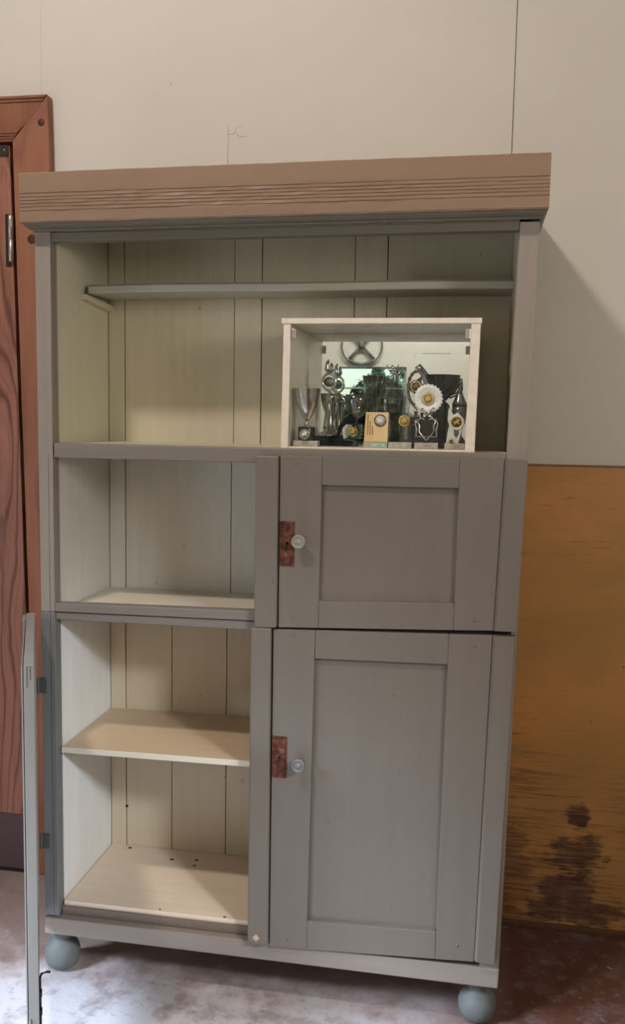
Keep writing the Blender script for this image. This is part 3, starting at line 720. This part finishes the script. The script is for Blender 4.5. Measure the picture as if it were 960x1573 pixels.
# 1 silver cup, leftmost
t = T('trophy_cup', .6490, .078, 'silver cup on a black drum with a horse medallion, far left in the case')
plinth(t, .058, .034, .0135, M_marble, M_platesilver, -.004, .034)
MB().lathe([(.0200, .0137), (.0205, .016), (.0205, .044), (.0195, .0465)], (0, 0, 0), 32).build('base', M_black, t)
MB().lathe([(.012, .0467), (.010, .048), (.0045, .051), (.004, .058), (.006, .062), (.014, .074), (.024, .096), (.0295, .118), (.0320, .136), (.0325, .1375), (.0315, .1370), (.028, .118), (.018, .090), (.001, .075)], (0, 0, 0), 40).build('cup', M_chrome, t)
medal(t, -.001, -.0206, .029, .0125, M_chrome, plain('pale_enamel', rgb(150, 156, 142), .4), M_whitemed)
# 2 tall figure trophy near the mirror
t = T('figure_trophy', .6865, .195, 'tall silver trophy with ring and winged spike on a round black base')
MB().box(-.038, .038, -.030, .030, 0, .024).build('plinth', M_black, t, .002)
MB().lathe([(.036, .0242), (.034, .028), (.022, .033), (.012, .040), (.009, .052), (.0085, .078), (.009, .108), (.011, .118), (.013, .122), (.006, .128), (.004, .135)], (0, 0, 0), 32).build('column', M_chrome, t)
for a in range(3):
    q = a * 2 * PI / 3 + .5
    MB().tube([(.012 * math.cos(q), .012 * math.sin(q), .112), (.019 * math.cos(q), .019 * math.sin(q), .102), (.013 * math.cos(q), .013 * math.sin(q), .08), (.02 * math.cos(q), .02 * math.sin(q), .040)], .0022, 8).build('handle', M_chrome, t)
o = MB().tube(ellipse_ring(-.004, 0, .158, .0165, .0205), .0032, 8, True).build('ring', M_chrome, t)
MB().lathe([(.0125, -.002), (.0125, .002), (.006, .003), (.0003, .003)], (-.004, 0, .158), 24, 'Y').build('medallion', M_gun, t)
MB().tube([(-.004, 0, .178), (-.010, 0, .190), (-.008, 0, .205), (-.006, 0, .214)], [.0035, .0065, .0055, .0006], 8).build('spike', M_chrome, t)
MB().tube([(-.001, 0, .178), (.003, 0, .188), (.002, 0, .199), (.001, 0, .206)], [.003, .005, .004, .0006], 8).build('spike', M_gun, t)
# 3 curved black wing award
t = T('sculpture_award', .735, .150, 'curved black blade award between the ring trophy and the goblet', 'award')
MB().prism([(-.030, 0), (.030, 0), (.028, .008), (.016, .014), (-.006, .017), (-.028, .016)], -.014, .014).build('base', M_black, t, .001)
MB().prism([(-.020, .015), (-.023, .030), (-.018, .048), (-.006, .068), (.010, .079), (.022, .078), (.026, .070), (.022, .058), (.012, .053), (.000, .054), (-.010, .044), (-.016, .030), (-.014, .015)], -.004, .004).build('blade', M_black, t, .001)
MB().prism([(-.006, .018), (.006, .022), (.010, .040), (.006, .066), (-.002, .070), (-.010, .040)], -.002, .002).build('glass_flame', M_whitemed, t, .0005)
# 4 goblet, crystal with gold sun medallion
t = T('goblet_trophy', .7590, .150, 'pale goblet trophy with a gold sunburst medal on its foot', 'trophy')
MB().lathe([(.020, 0), (.020, .005), (.012, .010), (.005, .016), (.004, .062), (.006, .068), (.018, .076), (.026, .092), (.0285, .112), (.0285, .126), (.0272, .126), (.0262, .108), (.018, .084), (.001, .072)], (0, 0, 0), 36).build('cup', M_crystal, t)
s_ = MB().prism(ngon(40, .024, -.006, .036, 0, .017), -.012, -.009).build('sunburst', M_crystal, t)
medal(t, -.006, -.0122, .036, .0115, M_gold, M_gold, M_gold)
# 5 wooden plaque
t = T('wooden_plaque', .8125, .100, 'light wooden plaque with white horse medallion and vertical lettering, on marble foot', 'plaque')
plinth(t, .057, .030, .0125, M_marble, M_mint, .008, .030)
MB().prism([(-.0275, .0130), (.0285, .0130), (.0300, .0835), (-.0240, .0835)], -.006, .002).build('board', M_plaque, t, .0006)
medal(t, .0105, -.0062, .0640, .0145, M_gun, M_whitemed, plain('white_relief', rgb(245, 240, 230), .4))
mb = MB()
for k, (z0, z1) in enumerate(((.030, .078), (.030, .060), (.031, .050))):
    xx = -.0195 + k * .0055; zz = z0
    while zz < z1:
        l = random.uniform(.001, .0022); mb.box(xx, xx + random.uniform(.0012, .0022), -.0066, -.0060, zz, zz + l); zz += l + .0008
mb.build('vertical_lettering', M_ink, t)
# 6 smoky plaque
t = T('acrylic_plaque', .8710, .100, 'smoky grey clear plaque with a gold medal on a pale plinth', 'plaque')
plinth(t, .055, .030, .0140, M_marble)
MB().box(-.0260, .0260, -.004, .001, .0142, .0835).build('board', M_acryl, t, .0006)
medal(t, .0085, -.0042, .0645, .0135, M_gold, M_gold, M_gold)
# 7 figure with raised arms at the back
t = T('victory_figure_trophy', .8400, .195, 'trophy with figure raising both arms on a conical lid, at the back')
MB().lathe([(.022, 0), (.022, .03), (.007, .04), (.006, .06), (.020, .072), (.034, .085), (.036, .112), (.037, .118), (.036, .121), (.034, .122), (.028, .132), (.020, .146), (.014, .158), (.012, .161), (.006, .163)], (0, 0, 0), 36).build('cup', M_crystal, t)
fg = MB().lathe([(.004, .163), (.0045, .170), (.0035, .176), (.0055, .183), (.0045, .187), (.002, .188), (.0038, .191), (.0042, .195), (.003, .199), (.0004, .2005)], (0, 0, 0), 16)
fg.tube([(-.004, 0, .184), (-.011, 0, .192), (-.014, 0, .202)], [.002, .0017, .0010], 8); fg.tube([(.004, 0, .184), (.011, 0, .192), (.015, 0, .201)], [.002, .0017, .0010], 8)
fg.build('figure', M_chrome, t)
# 8 tall ribbed cup behind
t = T('ribbed_cup', .7900, .225, 'tall flared ribbed silver cup at the back beside the goblet')
MB().box(-.02, .02, -.02, .02, 0, .03).build('plinth', M_black, t, .001)
MB().lathe([(.012, .0302), (.004, .04), (.004, .085), (.008, .095), (.019, .108), (.023, .150), (.0265, .176), (.0255, .176), (.021, .150), (.017, .112), (.001, .102)], (0, 0, 0), 48, 'Z', 12, .035).build('cup', M_crystal, t)
# 9 swirl wreath trophy
t = T('wreath_trophy', .9045, .130, 'silver oval swirl trophy with a bronze medallion left of the rosette cup')
MB().box(-.018, .018, -.018, .018, 0, .052).build('plinth', M_black, t, .001)
MB().lathe([(.014, .0522), (.010, .058), (.004, .064), (.004, .084), (.006, .088)], (0, 0, 0), 20).build('stem', M_gun, t)
MB().tube(ellipse_ring(0, 0, .142, .0205, .040, 32), [.0036 + .001 * math.sin(3 * i) for i in range(32)], 8, True).build('wreath', M_gun, t)
MB().tube([(.014, 0, .108), (.022, 0, .125), (.024, 0, .150), (.018, 0, .172), (.006, 0, .186), (-.004, 0, .190), (.006, 0, .197), (.014, 0, .186), (.022, 0, .180)], [.002, .004, .0045, .004, .0035, .003, .003, .004, .0015], 8).build('swirl', M_gun, t)
MB().tube([(-.016, 0, .112), (-.006, 0, .100), (.002, 0, .092), (.008, 0, .10), (.014, 0, .112)], .0026, 8).build('scroll', M_chrome, t)
MB().lathe([(.0165, 0), (.0155, .003), (.001, .003)], (-.002, .003, .146), 24, 'Y').build('backplate', M_chrome, t)
medal(t, -.002, -.001, .146, .0125, M_gold, plain('bronze_face', rgb(128, 106, 76), .35, .8), plain('bronze_relief', rgb(150, 128, 92), .35, .9))
# 10 big dark cup behind the rosette
t = T('large_cup', .9600, .190, 'large dark silver cup with wide bowl and black column behind the white rosette')
MB().box(-.022, .022, -.022, .022, 0, .02).build('plinth', M_black, t, .001)
MB().lathe([(.019, .0202), (.019, .108), (.013, .112), (.008, .118), (.016, .126), (.034, .142), (.043, .160), (.046, .175), (.047, .1765), (.045, .1755), (.038, .155), (.001, .135)], (0, 0, 0), 40).build('cup', plain('dark_pewter', rgb(62, 62, 64), .22, .9), t)
for s in (-1, 1): MB().tube([(s * .040, 0, .160), (s * .049, 0, .168), (s * .050, 0, .150), (s * .038, 0, .134), (s * .018, 0, .126)], .0022, 8).build('handle', M_gun, t)
# 11 white rosette on a dark crest stand
t = T('rosette_trophy', .9330, .088, 'trophy with white rosette and gold centre above a dark silver-wreathed crest')
plinth(t, .054, .032, .0145, M_marble, M_platesilver, 0, .042)
MB().box(-.026, .026, -.012, .012, .0147, .074).build('block', M_black, t, .001)
MB().prism([(-.014, .066), (.014, .066), (.015, .045), (.009, .033), (0, .028), (-.009, .033), (-.015, .045)], -.0165, -.0122).build('shield', M_maroon, t, .001)
for s in (-1, 1):
    MB().tube([(0, -.0165, .0195), (s * .008, -.0165, .029), (s * .017, -.0165, .040), (s * .016, -.0165, .054), (s * .021, -.0165, .064), (s * .013, -.0165, .072), (s * .004, -.0165, .067)], [.0012, .0022, .0014, .0026, .0016, .0026, .0014], 8).build('scroll', M_chrome, t)
    MB().tube([(s * .024, -.0145, .028), (s * .022, -.0145, .045), (s * .026, -.0145, .058), (s * .020, -.0145, .070)], [.001, .0024, .0014, .0022], 8).build('leaf_spray', M_chrome, t)
MB().box(-.022, .022, -.0150, -.0122, .0275, .0295).build('bar', M_chrome, t)
MB().tube([(-.012, -.010, .094), (-.006, -.010, .084), (0, -.010, .078), (.008, -.010, .087), (.016, -.010, .096)], .0030, 8).build('ribbon', M_chrome, t)
MB().tube([(0, -.006, .074), (0, -.006, .110)], .003, 8).build('stem', M_gun, t)
MB().lathe([(.0325, -.003), (.0335, 0), (.031, .003), (.024, .0045), (.0235, .0038), (.001, .0038)], (.0015, -.006, .1165), 96, 'Y', 24, .045).build('rosette', M_whitemed, t)
MB().lathe([(.0160, .004), (.0155, .006), (.001, .006)], (.0015, -.006, .1165), 32, 'Y').build('rosette_ring', plain('cream_ring', rgb(212, 200, 175), .4), t)
medal(t, .0015, -.0122, .1165, .0125, M_gold, M_gold, M_gold)
# 12 V-shaped star trophy at right
t = T('crest_trophy', .9985, .095, 'white V-shaped crest trophy with shiny brown and gold medal, far right in the case')
plinth(t, .046, .032, .0140, M_marble, M_platesilver, .003, .038)
MB().prism([(-.020, .014), (-.0105, .014), (-.006, .026), (-.003, .014), (.008, .014), (.013, .034), (.019, .062), (.015, .074), (.006, .086), (-.004, .080), (-.016, .096), (-.018, .070), (-.014, .055), (-.017, .040)], -.003, .001).build('crest', M_whitemed, t, .0008)
MB().prism([(-.003, .045), (.009, .045), (.008, .034), (.003, .027), (-.002, .034)], -.0045, -.0032).build('shield', M_gun, t)
MB().tube(ellipse_ring(.003, -.0045, .063, .0155, .0155, 24), .0022, 8, True).build('ring', M_whitemed, t)
medal(t, .003, -.0045, .063, .0135, M_gold, plain('brown_gold_face', rgb(120, 88, 48), .2, .9), M_gold)
MB().box(-.0125, -.004, -.012, -.004, .0142, .022).build('block', plain('wood_block', rgb(110, 80, 60), .5), t)
# 13 lidded cup at right rear
t = T('lidded_cup', 1.0060, .165, 'dark lidded cup with a knob finial behind the V-shaped crest')
MB().lathe([(.014, 0), (.014, .018), (.006, .028), (.006, .05), (.014, .062), (.017, .085), (.0172, .104)], (0, 0, 0), 32).build('cup', M_gun, t)
MB().lathe([(.0180, .1042), (.0180, .1065), (.0135, .116), (.0085, .128), (.0050, .137), (.0058, .140), (.0040, .143), (.0058, .149), (.0050, .155), (.0003, .160)], (0, 0, 0), 32).build('lid', M_gun, t)
